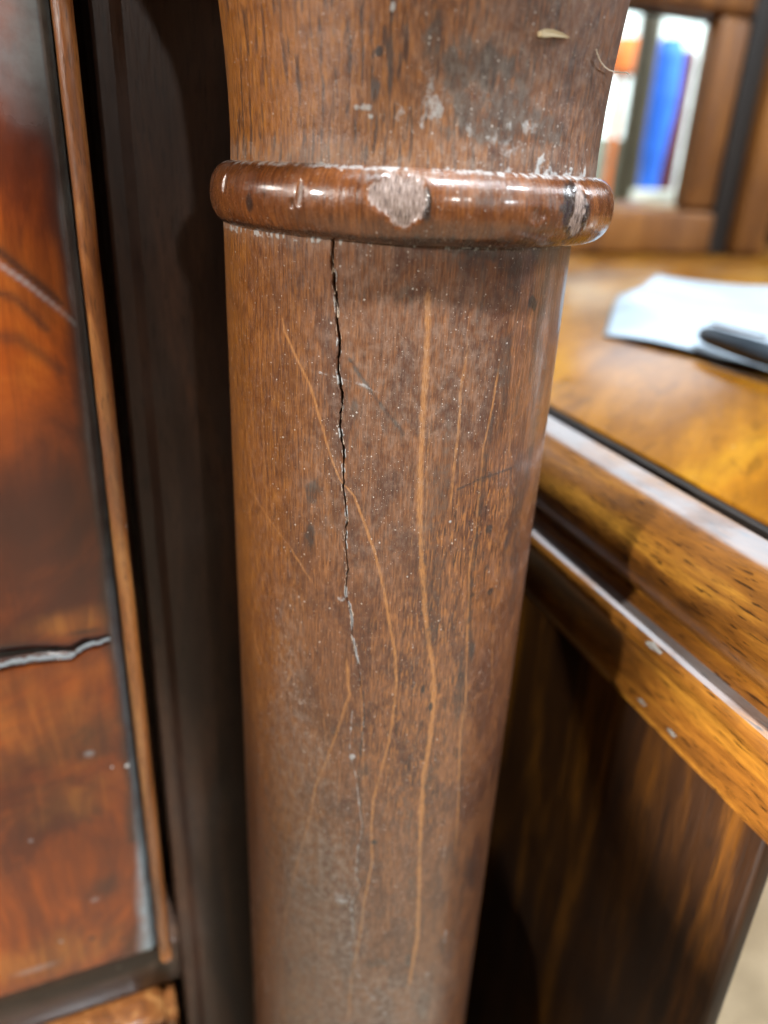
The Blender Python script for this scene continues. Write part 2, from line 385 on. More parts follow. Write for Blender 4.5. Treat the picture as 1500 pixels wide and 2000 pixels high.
def make_shaft():
    ztop, zbot, zend = -0.0105, -0.300, -0.640
    crack_px = [(650,440),(650,457),(649,513),(656,576),(659,634),(663,663),(661,722),(669,771),(667,800),(663,834),(669,868),(671,917),(670,951),(678,1014),(675,1058),(679,1111),(674,1160),(683,1179),(687,1210),(689,1249),(700,1292),(707,1341)]
    cp = pts(crack_px)[::-1]
    fc = float(np.median(cp[:, 0]))
    base = phi_columns(680, lambda u: 1 + 9 * np.exp(-((u - fc) / 0.016) ** 2) - 0.45 * (np.abs(u) > 1.35))
    zz = np.concatenate([np.linspace(ztop, zbot, 900), np.linspace(zbot, zend, 40)[1:]])
    nz, nf = len(zz), len(base)
    pc = np.interp(zz, cp[:, 1], cp[:, 0])
    pc = pc + (fnoise(zz * 700, zz * 0 + 2.2) - 0.5) * 0.0007 / R0
    wgt = np.exp(-((base - fc) / 0.22) ** 2)
    phi = base[None, :] + (pc - fc)[:, None] * wgt[None, :]
    z = np.repeat(zz[:, None], nf, 1)
    s = (phi - pc[:, None]) * R0
    zlo = cp[0, 1]
    hw = 0.00042 * np.clip((zz - zlo) / 0.105, 0, 1) ** 0.8 * (0.55 + 0.9 * fnoise(zz * 420, zz * 0 + 6.6))
    hw = np.where(zz > zlo, np.maximum(hw, 0.00005), 1e-9)[:, None]
    inside = np.clip(1 - (np.abs(s) / hw) ** 2, 0, 1)
    deep = np.minimum(hw * 14, 0.0045)
    r = np.full((nz, nf), R0) - deep * np.sqrt(inside)
    crack = sstep(0.0, 0.35, inside) * (zz > zlo)[:, None]
    lip = np.exp(-((np.abs(s) - hw * 1.3) / 0.00020) ** 2) * (zz > zlo - 0.004)[:, None]
    lipn = fnoise(phi * R0 * 900, z * 520)
    front = np.abs(phi) < 1.6
    r = r + front * 0.00011 * (fnoise(phi * 14, z * 60) - 0.5) + 0.00012 * lip * (1 - crack)      # hand-turned unevenness, raised lips
    streak = np.zeros((nz, nf)); stain = np.zeros((nz, nf)); dust = np.zeros((nz, nf))
    warm = np.zeros((nz, nf)); film = np.zeros((nz, nf)); worn = np.zeros((nz, nf)); dash = np.zeros((nz, nf))
    D = lambda px, wd, a=1.0, wob=0.0004: down(streak, phi, z, px, wd, a, wob=wob)
    D(z7([(855,230),(852,450),(845,600),(832,800),(825,1000),(820,1150),(825,1300),(835,1450),(840,1560)]) + z8([(858,100),(878,250),(875,400),(855,550),(835,680),(828,800),(822,950),(820,1100),(812,1300),(790,1420),(775,1520)]), 0.00067, 1.0)
    D(z7([(255,320),(280,450),(330,560),(380,660),(415,780),(440,870),(470,960),(500,1040),(560,1110),(600,1220),(640,1330),(670,1450),(690,1570)]) + z8([(720,130),(728,280),(710,450),(670,620),(635,740),(628,850),(630,1000),(600,1150),(580,1300),(555,1420),(540,1560),(535,1640)]), 0.00037, 0.9)
    D(z7([(1020,440),(1010,540),(985,680),(980,800),(965,950),(950,1080),(940,1200)]), 0.00038, 0.75)
    D(z7([(1150,520),(1110,760),(1080,900),(1060,1100),(1045,1250),(1020,1400),(1016,1560)]) + z8([(1010,200),(1005,350),(985,470),(978,650),(975,800),(965,960)]), 0.00032, 0.75)
    D(z8([(525,150),(540,320),(500,440),(450,580),(400,700),(385,800),(350,930),(310,1080),(285,1200),(265,1350),(270,1500),(275,1640)]), 0.00039, 0.8)
    D(z8([(1115,20),(1110,280),(1085,430)]), 0.00035, 0.5)
    D(z8([(205,960),(195,1280),(170,1440)]), 0.0005, 0.5)
    D(z7([(100,990),(150,1090),(210,1190),(300,1310),(420,1500)]), 0.0005, 0.5)
    D(z7([(160,60),(190,200),(250,300)]), 0.0006, 0.6)
    D(z7([(1185,800),(1180,1000),(1170,1250)]), 0.0004, 0.45)
    D(z8([(155,30),(165,130),(205,230),(250,300)]), 0.0006, 0.75)
    D(z8([(315,190),(300,250),(262,305)]), 0.0005, 0.65)
    D(z8([(690,700),(700,1000),(690,1300)]), 0.0006, 0.3)
    D(z8([(900,0),(930,150)]), 0.0007, 0.4)
    vr = np.random.default_rng(5)
    for k in range(26):
        x0 = vr.uniform(480, 1080); ya = vr.uniform(480, 1500); ln_ = vr.uniform(150, 600); sl_ = (590 - x0) / (4300 - ya)
        ph = vr.uniform(0, 6.28); am = vr.uniform(2, 10)
        D([(x0 + sl_ * q * ln_ + am * math.sin(ph + q * 4.0), ya + q * ln_) for q in np.linspace(0, 1, 7)], vr.uniform(0.00014, 0.00030), vr.uniform(0.22, 0.5), 0.0005)
    blob(warm, phi, z, z8([(240, 120)])[0], 0.0075, 0.011, 0.7, rough=0.4, fr=120)
    # dark stains and bruises
    for (x, y), a, b, k in [((398,1090),.0026,.0034,.52),((385,1265),.0018,.0036,.56),((1275,330),.0019,.0018,.9),((560,760),.0009,.0035,.45),((1105,1490),.0011,.0010,.95),((1030,1505),.0011,.0009,.7),((1090,1030),.0030,.0013,.45),((1100,1240),.0012,.0012,.6),((760,300),.0025,.0016,.35),((1180,600),.002,.004,.3)]:
        blob(stain, phi, z, z7([(x, y)])[0], a, b, k)
    for (x, y), a, b, k in [((640,915),.0009,.0011,.9),((865,370),.0005,.0014,.95),((835,300),.0005,.0012,.8),((775,1385),.0011,.0034,.6),((565,450),.0014,.0022,.4),((600,630),.0014,.0022,.4),((1030,140),.0010,.0040,.6),((990,250),.001,.003,.5),((650,1400),.004,.003,.45),((480,470),.0012,.002,.4),((1020,1280),.0012,.002,.5),((930,980),.001,.006,.4)]:
        blob(stain, phi, z, z8([(x, y)])[0], a, b, k)
    down(stain, phi, z, z7([(1120,700),(1090,950),(1060,1200),(1020,1500)]) + z8([(1030,200)]), 0.0011, 0.5, wob=0.0012)
    down(stain, phi, z, z8([(1000,300),(990,700),(965,1100),(940,1400)]), 0.0009, 0.4, wob=0.0012)
    path(stain, phi, z, z7([(540,560),(600,650),(680,760),(750,845),(752,860)]), 0.00055, 0.7)
    path(stain, phi, z, z7([(975,1080),(1070,1035),(1210,985)]), 0.0004, 0.75)
    path(dust, phi, z, z7([(420,610),(520,640),(600,665),(650,692)]), 0.00045, 0.6)
    path(dust, phi, z, z8([(555,1420),(600,1490),(650,1560),(700,1625)]), 0.0004, 0.6)
    path(dust, phi, z, z8([(600,330),(595,400),(592,500),(600,545)]), 0.00018, 0.5)
    path(dust, phi, z, z8([(552,380),(545,450),(540,555),(565,650),(578,760),(590,860),(570,950),(565,1050),(580,1090),(545,1170),(555,1290),(535,1330),(555,1400)]), 0.00026, 0.75)
    path(stain, phi, z, z8([(596,310),(600,400),(590,500),(575,640),(585,760),(596,860),(578,950),(572,1050),(586,1090),(552,1170),(560,1290),(542,1330),(556,1410),(548,1560)]), 0.00020, 0.9)
    blob(dust, phi, z, z8([(548,570)])[0], 0.0008, 0.0012, 0.7); blob(dust, phi, z, z8([(612,800)])[0], 0.0005, 0.0008, 0.8)
    blob(dust, phi, z, z8([(500,1135)])[0], 0.0050, 0.0022, 0.5); blob(dust, phi, z, z8([(925,1290)])[0], 0.0006, 0.003, 0.5)
    blob(dust, phi, z, z8([(920,950)])[0], 0.0006, 0.004, 0.45); blob(dust, phi, z, z8([(850,1450)])[0], 0.0012, 0.003, 0.5)
    blob(dust, phi, z, z7([(390,80)])[0], 0.0004, 0.0009, 0.8); blob(dust, phi, z, z7([(945,1210)])[0], 0.0005, 0.0006, 0.8)
    blob(dust, phi, z, z7([(505,1520)])[0], 0.0014, 0.0008, 0.6)
    # dust film, worn zones, warm side
    blob(film, phi, z, z7([(820, 560)])[0], 0.022, 0.030, 0.50, rough=0.5, fr=60)
    blob(film, phi, z, z7([(620, 1100)])[0], 0.016, 0.030, 0.35, rough=0.6, fr=60)
    blob(film, phi, z, z8([(420, 1150)])[0], 0.016, 0.055, 1.0, rough=0.5, fr=60)
    blob(film, phi, z, z8([(300, 500)])[0], 0.010, 0.040, 0.62, rough=0.5, fr=60)
    film = np.maximum(film, (0.25 + 0.65 * sstep(0.10, 0.24, -z)) * (1 - sstep(-0.25, 0.75, phi + 0.5 * (fnoise(phi * 7, z * 40) - 0.5))) * sstep(0.06, 0.17, -z) * (0.55 + 0.7 * fnoise(phi * 16, z * 110)))
    blob(film, phi, z, z8([(700, 1680)])[0], 0.030, 0.035, 0.9, rough=0.5, fr=60)
    film = np.maximum(film, 0.12)
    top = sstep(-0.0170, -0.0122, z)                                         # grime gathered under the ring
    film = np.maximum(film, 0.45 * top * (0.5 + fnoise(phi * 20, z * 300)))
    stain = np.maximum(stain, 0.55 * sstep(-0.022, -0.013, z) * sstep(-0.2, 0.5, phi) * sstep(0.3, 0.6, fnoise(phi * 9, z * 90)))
    warm = np.maximum(warm, 0.85 * (1 - sstep(-1.1, -0.05, phi + 0.7 * (fnoise(phi * 6, z * 30) - 0.5))))
    stain = np.maximum(stain, 0.42 * sstep(0.52, 0.68, fnoise(phi * 9 + 3.0, z * 42)) * sstep(-0.1, 0.45, phi))
    blob(dash, phi, z, z7([(1080, 1300)])[0], 0.016, 0.028, 0.9, rough=0.6, fr=80)
    blob(dash, phi, z, z8([(850, 330)])[0], 0.018, 0.050, 0.75, rough=0.6, fr=80)
    dash = np.maximum(dash, 0.08)
    dust = np.maximum(dust, 0.95 * lip * sstep(0.46, 0.62, lipn) * (1 - crack))
    dust = np.maximum(dust, 0.8 * sstep(-0.0134, -0.0125, z) * sstep(0.4, 0.7, fnoise(phi * 60, z * 900)))
    sh = column_mesh('column_shaft', phi, r, z, (0, 0), (warm, film, worn, dash), (streak, stain, dust, crack), R0, chest)
    tag(sh, 'tapering-looking wooden shaft with a long vertical crack and dust')
    # splinters standing off the lips of the crack
    vs, fs = [], []
    for k in range(70):
        za = random.uniform(zlo + 0.006, cp[-1, 1] - 0.004)
        side = random.choice((-1, 1)); f = float(np.interp(za, zz[::-1], pc[::-1])) + side * random.uniform(0.00018, 0.0005) / R0
        ln = random.uniform(0.0005, 0.0022); lean = random.uniform(-0.5, 0.5); wd = random.uniform(0.00004, 0.00010)
        def P(ff, zq, rr):
            d = math.cos(ff) * TOCAM + math.sin(ff) * RIGHT
            return (d[0] * rr, d[1] * rr, zq)
        b = len(vs)
        vs += [P(f - wd / R0, za, R0 + .00005), P(f + wd / R0, za, R0 + .00005), P(f, za + wd, R0 + .00016), P(f + lean * ln * 0.4 / R0, za + ln, R0 + random.uniform(.00015, .0005))]
        fs += [(b, b + 1, b + 3), (b + 1, b + 2, b + 3), (b + 2, b, b + 3), (b, b + 2, b + 1)]
    o = mesh('splinters', vs, fs, plain('raw_splinter', (0.55, 0.42, 0.31), 0.7), sh); tag(o, 'tiny pale splinters along the crack', kind='stuff')
    return sh
shaft = make_shaft()

UPC = tuple(RIGHT * 0.0027)                                                   # the upper turning sits a little off the shaft's axis
def z1(l): return [(400 + x / 1.765, y / 1.765) for x, y in l]
def make_neck():
    base = phi_columns(600)
    zz = np.concatenate([np.linspace(0.125, 0.045, 60)[:-1], np.linspace(0.045, 0.0005, 260)])
    rp = np.interp(zz, [0, .006, .014, .022, .033, .042, .049, .056, .066, .078, .090, .125], [.0406, .0404, .0406, .0411, .0422, .0446, .0480, .0530, .0600, .0660, .0690, .0700])
    k = np.ones(9) / 9; rp = np.convolve(np.pad(rp, 4, mode='edge'), k, 'valid')
    nz, nf = len(zz), len(base)
    phi = np.repeat(base[None], nz, 0); z = np.repeat(zz[:, None], nf, 1); R = 0.041
    r = np.repeat(rp[:, None], nf, 1) + (np.abs(phi) < 1.6) * 0.00010 * (fnoise(phi * 16, z * 80) - 0.5)
    Z = lambda: np.zeros((nz, nf))
    streak, stain, dust, warm, film, worn, dash = Z(), Z(), Z(), Z(), Z(), Z(), Z()
    B = lambda m, x, y, a, b, kk, **q: blob(m, phi, z, z1([(x, y)])[0], a, b, kk, R, UPC, **q)
    warm = np.maximum(warm, 1.0 * (1 - sstep(-0.65, 0.40, phi + 0.6 * (fnoise(phi * 5, z * 60) - 0.5))))
    B(stain, 930, 230, .0085, .0042, .55, fr=420, rough=0.9); B(stain, 1000, 380, .010, .0065, .55, fr=420, rough=1.0); B(stain, 890, 420, .0012, .004, .6)
    B(stain, 600, 178, .0008, .0008, 1.0); B(stain, 585, 290, .0010, .0035, .6); B(stain, 1200, 460, .006, .003, .5, fr=500, rough=1.0)
    B(stain, 790, 120, .0016, .006, .5); B(stain, 640, 160, .0007, .009, .55); B(stain, 150, 130, .0006, .006, .5)
    B(dust, 790, 370, .0024, .0036, .6, fr=900, rough=1.0); B(dust, 545, 370, .0018, .0007, .75, fr=1200, rough=1.0); B(dust, 570, 402, .0005, .0004, .9); B(dust, 1120, 440, .0030, .0014, .55, fr=1200, rough=1.1)
    B(dust, 910, 470, .0012, .0022, .42, fr=1200, rough=1.2); B(dust, 670, 390, .0012, .0014, .4, fr=1200, rough=1.2); B(dust, 1040, 490, .005, .0024, .4, fr=1200, rough=1.2); B(dust, 650, 25, .0005, .0008, .9); B(dust, 750, 250, .0016, .0014, .4)
    B(film, 1000, 320, .020, .020, .70, fr=80); B(film, 1250, 120, .014, .020, .55, fr=80)
    film = np.maximum(film, 0.10 + 0.35 * sstep(-0.2, 0.5, phi))
    dash = np.maximum(dash, 0.55 + 0.25 * (1 - sstep(-0.3, 0.3, phi)))
    edge = fnoise(phi * R * 900, z * 900, 5)
    rise = 0.0009 + 0.0030 * sstep(0.0, 0.8, phi) * sstep(0.35, 0.7, fnoise(phi * 12, z * 0 + 4))
    ring_d = 1 - sstep(0.2, 1.1, z / rise - 2.4 * (edge - 0.5))
    dust = np.maximum(dust, 0.85 * ring_d); film = np.maximum(film, 0.8 * (1 - sstep(0.002, 0.007, z)) * (0.4 + edge))
    o = column_mesh('column_neck', phi, r, z, UPC, (warm, film, worn, dash), (streak, stain, dust, Z()), R, chest, MNECK)
    tag(o, 'flaring upper turning of the column, dusty and scuffed'); return o
neck = make_neck()

def make_ring():
    base = phi_columns(600)
    th = np.linspace(math.radians(100), math.radians(-100), 130)
    nz, nf = len(th), len(base); R = 0.0452
    phi = np.repeat(base[None], nz, 0); T = np.repeat(th[:, None], nf, 1)
    c = np.cos(T); s = np.sin(T)
    r = 0.0396 + 0.0057 * np.sign(c) * np.abs(c) ** 0.86; z = -0.0056 + 0.0066 * np.sign(s) * np.abs(s) ** 0.92
    Z = lambda: np.zeros((nz, nf))
    streak, stain, dust, warm, film, worn, dash = Z(), Z(), Z(), Z(), Z(), Z(), Z()
    B = lambda m, x, y, a, b, kk, **q: blob(m, phi, z, z1([(x, y)])[0], a, b, kk, R, UPC, **q)
    warm[:] = 0.30
    B(worn, 672, 672, .0056, .0036, .95, fr=380, rough=0.7); B(worn, 690, 730, .0028, .0030, .95, fr=500, rough=0.7)
    B(worn, 1295, 725, .0030, .0048, .62, fr=900, rough=1.0); B(worn, 325, 670, .0007, .0026, .8); B(worn, 63, 640, .0008, .002, .55); B(worn, 300, 700, .0005, .001, .5); B(worn, 1150, 745, .002, .0014, .4, fr=900)
    B(stain, 1285, 730, .0056, .0058, 1.0, fr=420, rough=0.5); B(stain, 765, 700, .0010, .0032, .7); B(stain, 160, 700, .0016, .0020, .6); B(stain, 205, 660, .0006, .0022, .55); B(stain, 380, 670, .0014, .0018, .45)
    B(stain, 1000, 690, .006, .0012, .35, fr=600); B(stain, 600, 610, .003, .001, .4)
    B(film, 700, 600, .012, .0024, .9, fr=260); B(film, 1000, 650, .012, .003, .40, fr=260)
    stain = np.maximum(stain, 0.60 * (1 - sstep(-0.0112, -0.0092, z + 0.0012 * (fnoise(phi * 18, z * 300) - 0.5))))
    dust = np.maximum(dust, 0.8 * sstep(-0.0004, 0.0007, z) * sstep(0.35, 0.55, fnoise(phi * 40, z * 700)))
    dash[:] = 0.12; film = np.maximum(film, 0.05)
    r = r - 0.00060 * worn * (0.6 + 0.8 * fnoise(phi * R * 1500, z * 300)) + 0.00008 * (fnoise(phi * 30, z * 250) - 0.5)
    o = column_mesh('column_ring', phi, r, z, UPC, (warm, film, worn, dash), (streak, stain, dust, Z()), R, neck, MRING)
    tag(o, 'polished rounded ring with two scraped pale patches'); return o
ring = make_ring()

# blocks above and below the column, outside the picture
def block(name, lo, hi): return box(name, lo, hi, M_CARC, chest, 0.003)
block('column_plinth', (-0.060, -0.060, -ZE + 0.001), (0.060, 0.048, -0.6395))
block('corner_block', (-0.062, -0.066, 0.1245), (0.062, 0.049, 0.330))
# stile: a raised strip beside the drawers, then the recessed ground behind the column
def stile():
    y0, y1, y2 = 0.0490, 0.0502, 0.075
    prof = [(-0.0605, y2), (-0.0605, y0 + .0008), (-0.0597, y0), (-0.0560, y0), (-0.0548, y0 + .0004), (-0.0530, y1), (0.0440, y1), (0.0448, y1 + .0008), (0.0448, y2)]
    zs = np.linspace(-ZE + 0.001, 0.330, 30); v = [(x, y, q) for q in zs for x, y in prof]; n = len(prof)
    f = [(i * n + k, i * n + k + 1, (i + 1) * n + k + 1, (i + 1) * n + k) for i in range(len(zs) - 1) for k in range(n - 1)]
    return mesh('stile', v, f, M_STILE, chest)
tag(stile(), 'dark upright behind the column')
box('side_panel', (0.0215, 0.0755, -ZE + 0.001), (0.0448, 0.52, 0.330), M_CARC, chest)
box('chest_top', (-0.78, -0.07, 0.3302), (0.066, 0.53, 0.356), M_CARC, chest, 0.006)
box('back_board', (-0.72, 0.505, -ZE + 0.001), (0.021, 0.52, 0.330), M_CARC, chest)
box('rail', (-0.72, 0.0415, -0.3030), (-0.0607, 0.0735, -0.2800), M_RAIL, chest, 0.002)
box('rail', (-0.72, 0.0415, 0.2400), (-0.0607, 0.0735, 0.3295), M_RAIL, chest, 0.002)

def bow(z, zb, zt):                                                            # the drawer fronts swell a little
    return -0.0045 * np.sin(np.pi * np.clip((z - zb) / (zt - zb), 0, 1)) ** 0.8
def drawer(zb, zt, xr, detail):
    yf = 0.0345; xl = -0.68
    nx, nz = (260, 420) if detail else (40, 40)
    xs = np.concatenate([np.linspace(xl, -0.16, 20)[:-1], np.linspace(-0.16, xr, nx)]); zs = np.linspace(zt, zb, nz)
    X, Z = np.meshgrid(xs, zs); Y = yf + bow(Z, zb, zt)
    edge = np.minimum(np.minimum(xr - X, Z - zb), zt - Z)
    Y = Y + 0.0028 * (1 - sstep(0.0, 0.0026, edge))                            # rounded-over edge
    marks = [np.zeros_like(X) for _ in range(4)]
    streak, stain, dust, crack = marks
    if detail:
        P = lambda px: at_plane(px, (0, 1, 0), yf - 0.003)[[0, 2]]
        def line(m, px, w, amp, taper=False):
            p = [P(q) for q in px]
            for a, b in zip(p[:-1], p[1:]):
                L2 = ((b - a) ** 2).sum(); t = np.clip(((X - a[0]) * (b - a)[0] + (Z - a[1]) * (b - a)[1]) / L2, 0, 1)
                d = np.hypot(X - a[0] - t * (b - a)[0], Z - a[1] - t * (b - a)[1])
                np.maximum(m, amp * np.exp(-(d / w) ** 2), out=m)
        def spot(m, px, rx_, rz_, amp, rough=0.5, fr=90):
            q = P(px); d = np.hypot((X - q[0]) / rx_, (Z - q[1]) / rz_)
            np.maximum(m, amp * (1 - sstep(0.1, 1.5, d + rough * 1.2 * (fnoise(X * fr + px[0], Z * fr) - 0.5))), out=m)
        spot(streak, (60, 1890), .030, .010, .9, .8, 120); spot(streak, (140, 1215), .014, .0045, .8, .8, 140); spot(streak, (60, 1420), .020, .020, .45, 1.2, 160); spot(streak, (150, 1560), .016, .008, .5, 1.2, 160)
        spot(streak, (60, 560), .016, .012, .3); spot(streak, (180, 1310), .006, .006, .4)
        line(stain, [(-40, 470), (0, 490), (60, 540), (120, 590)], .0011, .75); line(stain, [(-40, 560), (30, 580), (90, 640)], .0011, .6); line(stain, [(-40, 650), (40, 660), (120, 720)], .0016, .5)
        line(dust, [(-20, 505), (0, 515), (50, 550), (100, 590), (150, 632)], .0006, .4)
        spot(stain, (60, 1000), .030, .034, .5, .6, 60); spot(stain, (200, 1740), .006, .006, .55); spot(stain, (165, 1232), .006, .0012, .8); spot(stain, (190, 1420), .008, .012, .5, .7); spot(stain, (60, 870), .02, .014, .25, .7, 50)
        spot(dust, (175, 1472), .0016, .0011, .55, .9, 400); spot(dust, (60, 1645), .0008, .0006, .5); spot(dust, (185, 1765), .0014, .0009, .4, .9, 400); spot(dust, (70, 1905), .008, .0009, .5); spot(dust, (120, 1850), .0008, .0008, .8)
        spot(dust, (60, 60), .016, .016, .45, .6, 140); spot(stain, (180, 1843), .0013, .0010, .9); spot(stain, (240, 1845), .0011, .0011, .8)  # first spot paints the pale top-left glare into the dust mask
        e = xr - X                                                              # wax and dust gathered beside the bead
        wdt = 0.0035 + 0.005 * (1 - sstep(zb, zb + 0.09, Z)) + 0.002 * sstep(0.0, 0.05, Z) + 0.0025 * (fnoise(X * 80, Z * 70) - 0.5)
        np.maximum(dust, (0.40 + 0.60 * (1 - sstep(zb, zb + 0.13, Z))) * (1 - sstep(0.3, 1.0, e / wdt)) * (0.6 + 0.6 * fnoise(X * 300, Z * 90)), out=dust)
        np.maximum(stain, 0.8 * (1 - sstep(0.3, 1.0, e / (wdt * 2.0))) * (Z > zb + 0.06), out=stain)
        np.maximum(stain, 0.8 * (1 - sstep(0.001, 0.004, e)) * sstep(-0.02, -0.1, -np.abs(Z)), out=stain)
        cr = [(-60, 1306), (0, 1298), (60, 1288), (100, 1283), (140, 1280), (165, 1262), (215, 1247)]
        q = np.array([P(k) for k in cr]); zc = np.interp(X, q[:, 0], q[:, 1]); on = X > q[0, 0]
        wd = np.interp(X, q[:, 0], [.0026, .0026, .0024, .0020, .0016, .0012, .0004])
        up = (Z - zc - wd * 0.9) / wd
        g = np.exp(-up ** 2) * on * (X < q[-1, 0])
        Y = Y + 0.0022 * g; np.maximum(stain, np.clip(1.2 * g, 0, 1), out=stain)
    nzz, nxx = X.shape
    V = np.stack([X, Y, Z], -1).reshape(-1, 3)
    i = np.arange(nzz - 1)[:, None] * nxx; k = np.arange(nxx - 1)[None]
    Q = np.stack([i + k, i + nxx + k, i + nxx + k + 1, i + k + 1], -1).reshape(-1, 4)
    # thickness: a back sheet joined round the rim
    nb = len(V); rim = [(0, c) for c in range(nxx)] + [(r_, nxx - 1) for r_ in range(1, nzz)] + [(nzz - 1, c) for c in range(nxx - 2, -1, -1)] + [(r_, 0) for r_ in range(nzz - 2, 0, -1)]
    ids = [a * nxx + b for a, b in rim]; bv = V[ids].copy(); bv[:, 1] = 0.0565
    V = np.concatenate([V, bv]); n = len(ids)
    faces = Q.tolist() + [[ids[a], ids[(a + 1) % n], nb + (a + 1) % n, nb + a] for a in range(n)] + [[nb + a for a in range(n)][::-1]]
    o = mesh('drawer_front', V, faces, M_DRAW, chest, smooth=True)
    a = o.data.attributes.new('marks', 'FLOAT_COLOR', 'POINT')
    ch = np.stack([np.concatenate([np.clip(m, 0, 1).ravel(), np.zeros(n)]) for m in marks], -1)
    a.data.foreach_set('color', ch.astype(np.float32).ravel())
    # cock beads round the front
    def bead(p0, p1, out, name='cock_bead', seg=60):
        """a half-round strip: out = unit vector in the plane of the front, away from the drawer"""
        p0, p1 = np.array(p0), np.array(p1); vs, fs = [], []
        prof = [(0.0, 0.020), (0.0, 0.0005)] + [(0.0022 - 0.0022 * math.cos(t), -0.0022 * math.sin(t)) for t in np.linspace(0.15, math.pi - 0.15, 10)] + [(0.0044, 0.0005), (0.0044, 0.020)]
        m = len(prof)
        for j in range(seg + 1):
            t = j / seg; c_ = p0 + (p1 - p0) * t; yb = 0.0322 + float(bow(np.array(c_[1]), zb, zt))
            wob = 0.00018 * (vnoise(np.array(j * 0.9 + p0[0] * 90), np.array(3.0)) - 0.5)
            for a_, b_ in prof: vs.append((c_[0] + out[0] * (a_ + wob), yb + b_, c_[1] + out[1] * (a_ + wob)))
        for j in range(seg):
            for b_ in range(m - 1): fs.append((j * m + b_, j * m + b_ + 1, (j + 1) * m + b_ + 1, (j + 1) * m + b_))
        fs += [tuple(range(m)), tuple(range(seg * m, seg * m + m))[::-1]]
        return mesh(name, vs, fs, M_BEAD, o, smooth=True)
    tag(bead((xr + .0003, zt), (xr + .0003, zb - 0.0015), (1, 0)), 'thin amber upright bead with worn highlights')
    bead((xl, zt + .0002), (xr - .0002, zt + .0002), (0, 1))
    if not detail: return o
    # the lifted pale lip of the split veneer
    vs, fs = [], []; xs2 = np.linspace(q[0, 0], q[-1, 0], 90)
    for j, x in enumerate(xs2):
        zc_ = float(np.interp(x, q[:, 0], q[:, 1])); w_ = float(np.interp(x, q[:, 0], [.0006, .0006, .0006, .0007, .0006, .0005, .0002])) * (0.6 + 0.9 * float(vnoise(np.array(j * 0.35), np.array(1.0))))
        y_ = yf + float(bow(np.array(zc_), zb, zt)); zc_ += 0.0011 * (float(fnoise(np.array(j * 0.45), np.array(7.0))) - 0.5)
        vs += [(x, y_ + .0008, zc_ + w_), (x, y_ - .0007, zc_ + w_ * 0.35), (x, y_ - .0004, zc_ - w_ * 0.5), (x, y_ + .0006, zc_ - w_ * 0.8)]
        if j: b = (j - 1) * 4; fs += [(b + a_, b + a_ + 4, b + a_ + 5, b + a_ + 1) for a_ in range(3)]
    lip = mesh('veneer_lip', vs, fs, plain('raw_veneer_edge', (0.15, 0.15, 0.145), 0.85, spec=0.1), o, smooth=True)
    tag(lip, 'pale raised edge of a split in the veneer')
    return o
tag(drawer(-0.2735, 0.2340, -0.0697, True), 'upper drawer front of reddish flame veneer with a split')
tag(drawer(-0.6400, -0.3098, -0.0697, False), 'lower drawer front, only its top edge showing')

# ------------------------------------------------------------------ a pale hair caught on the column
def tube(name, p, rad, mat, origin=None, parent=None, seg=6):
    p = np.array(p, float); vs, fs = [], []
    for j in range(len(p)):
        tdir = p[min(j + 1, len(p) - 1)] - p[max(j - 1, 0)]; tdir /= np.linalg.norm(tdir)
        a = np.cross(tdir, (0.3, 0.2, 0.93)); a /= np.linalg.norm(a); b = np.cross(tdir, a)
        rr = rad[j] if hasattr(rad, '__len__') else rad
        for k in range(seg):
            t = 2 * math.pi * k / seg; vs.append(p[j] + rr * (math.cos(t) * a + math.sin(t) * b))
    for j in range(len(p) - 1):
        for k in range(seg): fs.append((j * seg + k, j * seg + (k + 1) % seg, (j + 1) * seg + (k + 1) % seg, (j + 1) * seg + k))
    fs += [tuple(range(seg))[::-1], tuple(range((len(p) - 1) * seg, len(p) * seg))]
    return mesh(name, vs, fs, mat, parent, origin, True)
hp = []
for (x, y) in [(1159,96),(1160,103),(1163,112),(1168,122),(1175,131),(1184,137),(1191,140)]:
    fq, zq = at_column(x, y, 0.0411, UPC); d = math.cos(fq) * TOCAM + math.sin(fq) * RIGHT
    hp.append((d[0] * 0.0417 + UPC[0], d[1] * 0.0417 + UPC[1], zq))
e = np.array(hp[-1]); sd = np.array([RIGHT[0], RIGHT[1], 0.0])
hp += [tuple(e + sd * 0.0013 + np.array([0, 0, -0.0001])), tuple(e + sd * 0.0026 + np.array([0, 0, -0.00005])), tuple(e + sd * 0.0033 + np.array([0, 0, -0.0004]))]
hp = np.array(hp); tt = np.linspace(0, len(hp) - 1, 36); hp = np.stack([np.interp(tt, range(len(hp)), hp[:, k]) for k in range(3)], -1)
tag(tube('hair', hp, 0.00011, plain('pale_hair', (0.7, 0.62, 0.5), 0.4), origin=hp[0]), 'pale curled hair clinging to the upper right of the column', 'hair')
# a flake of cream paint on the upper turning
vs, fs = [], []
fl = [(1055,62),(1064,57),(1080,58),(1096,64),(1112,74),(1098,73),(1082,71),(1066,73),(1056,71)]
for (x, y) in fl:
    fq, zq = at_column(x, y, 0.0419, UPC); d = math.cos(fq) * TOCAM + math.sin(fq) * RIGHT
    for rr in (0.04215, 0.0412): vs.append((d[0] * rr + UPC[0], d[1] * rr + UPC[1], zq))
n = len(fl); fs = [tuple(2 * k for k in range(n))[::-1], tuple(2 * k + 1 for k in range(n))] + [(2 * k, 2 * ((k + 1) % n), 2 * ((k + 1) % n) + 1, 2 * k + 1) for k in range(n)]
tag(mesh('paint_flake', vs, fs, plain('cream_paint', (0.50, 0.40, 0.24), 0.6), neck), 'cream fleck of paint')

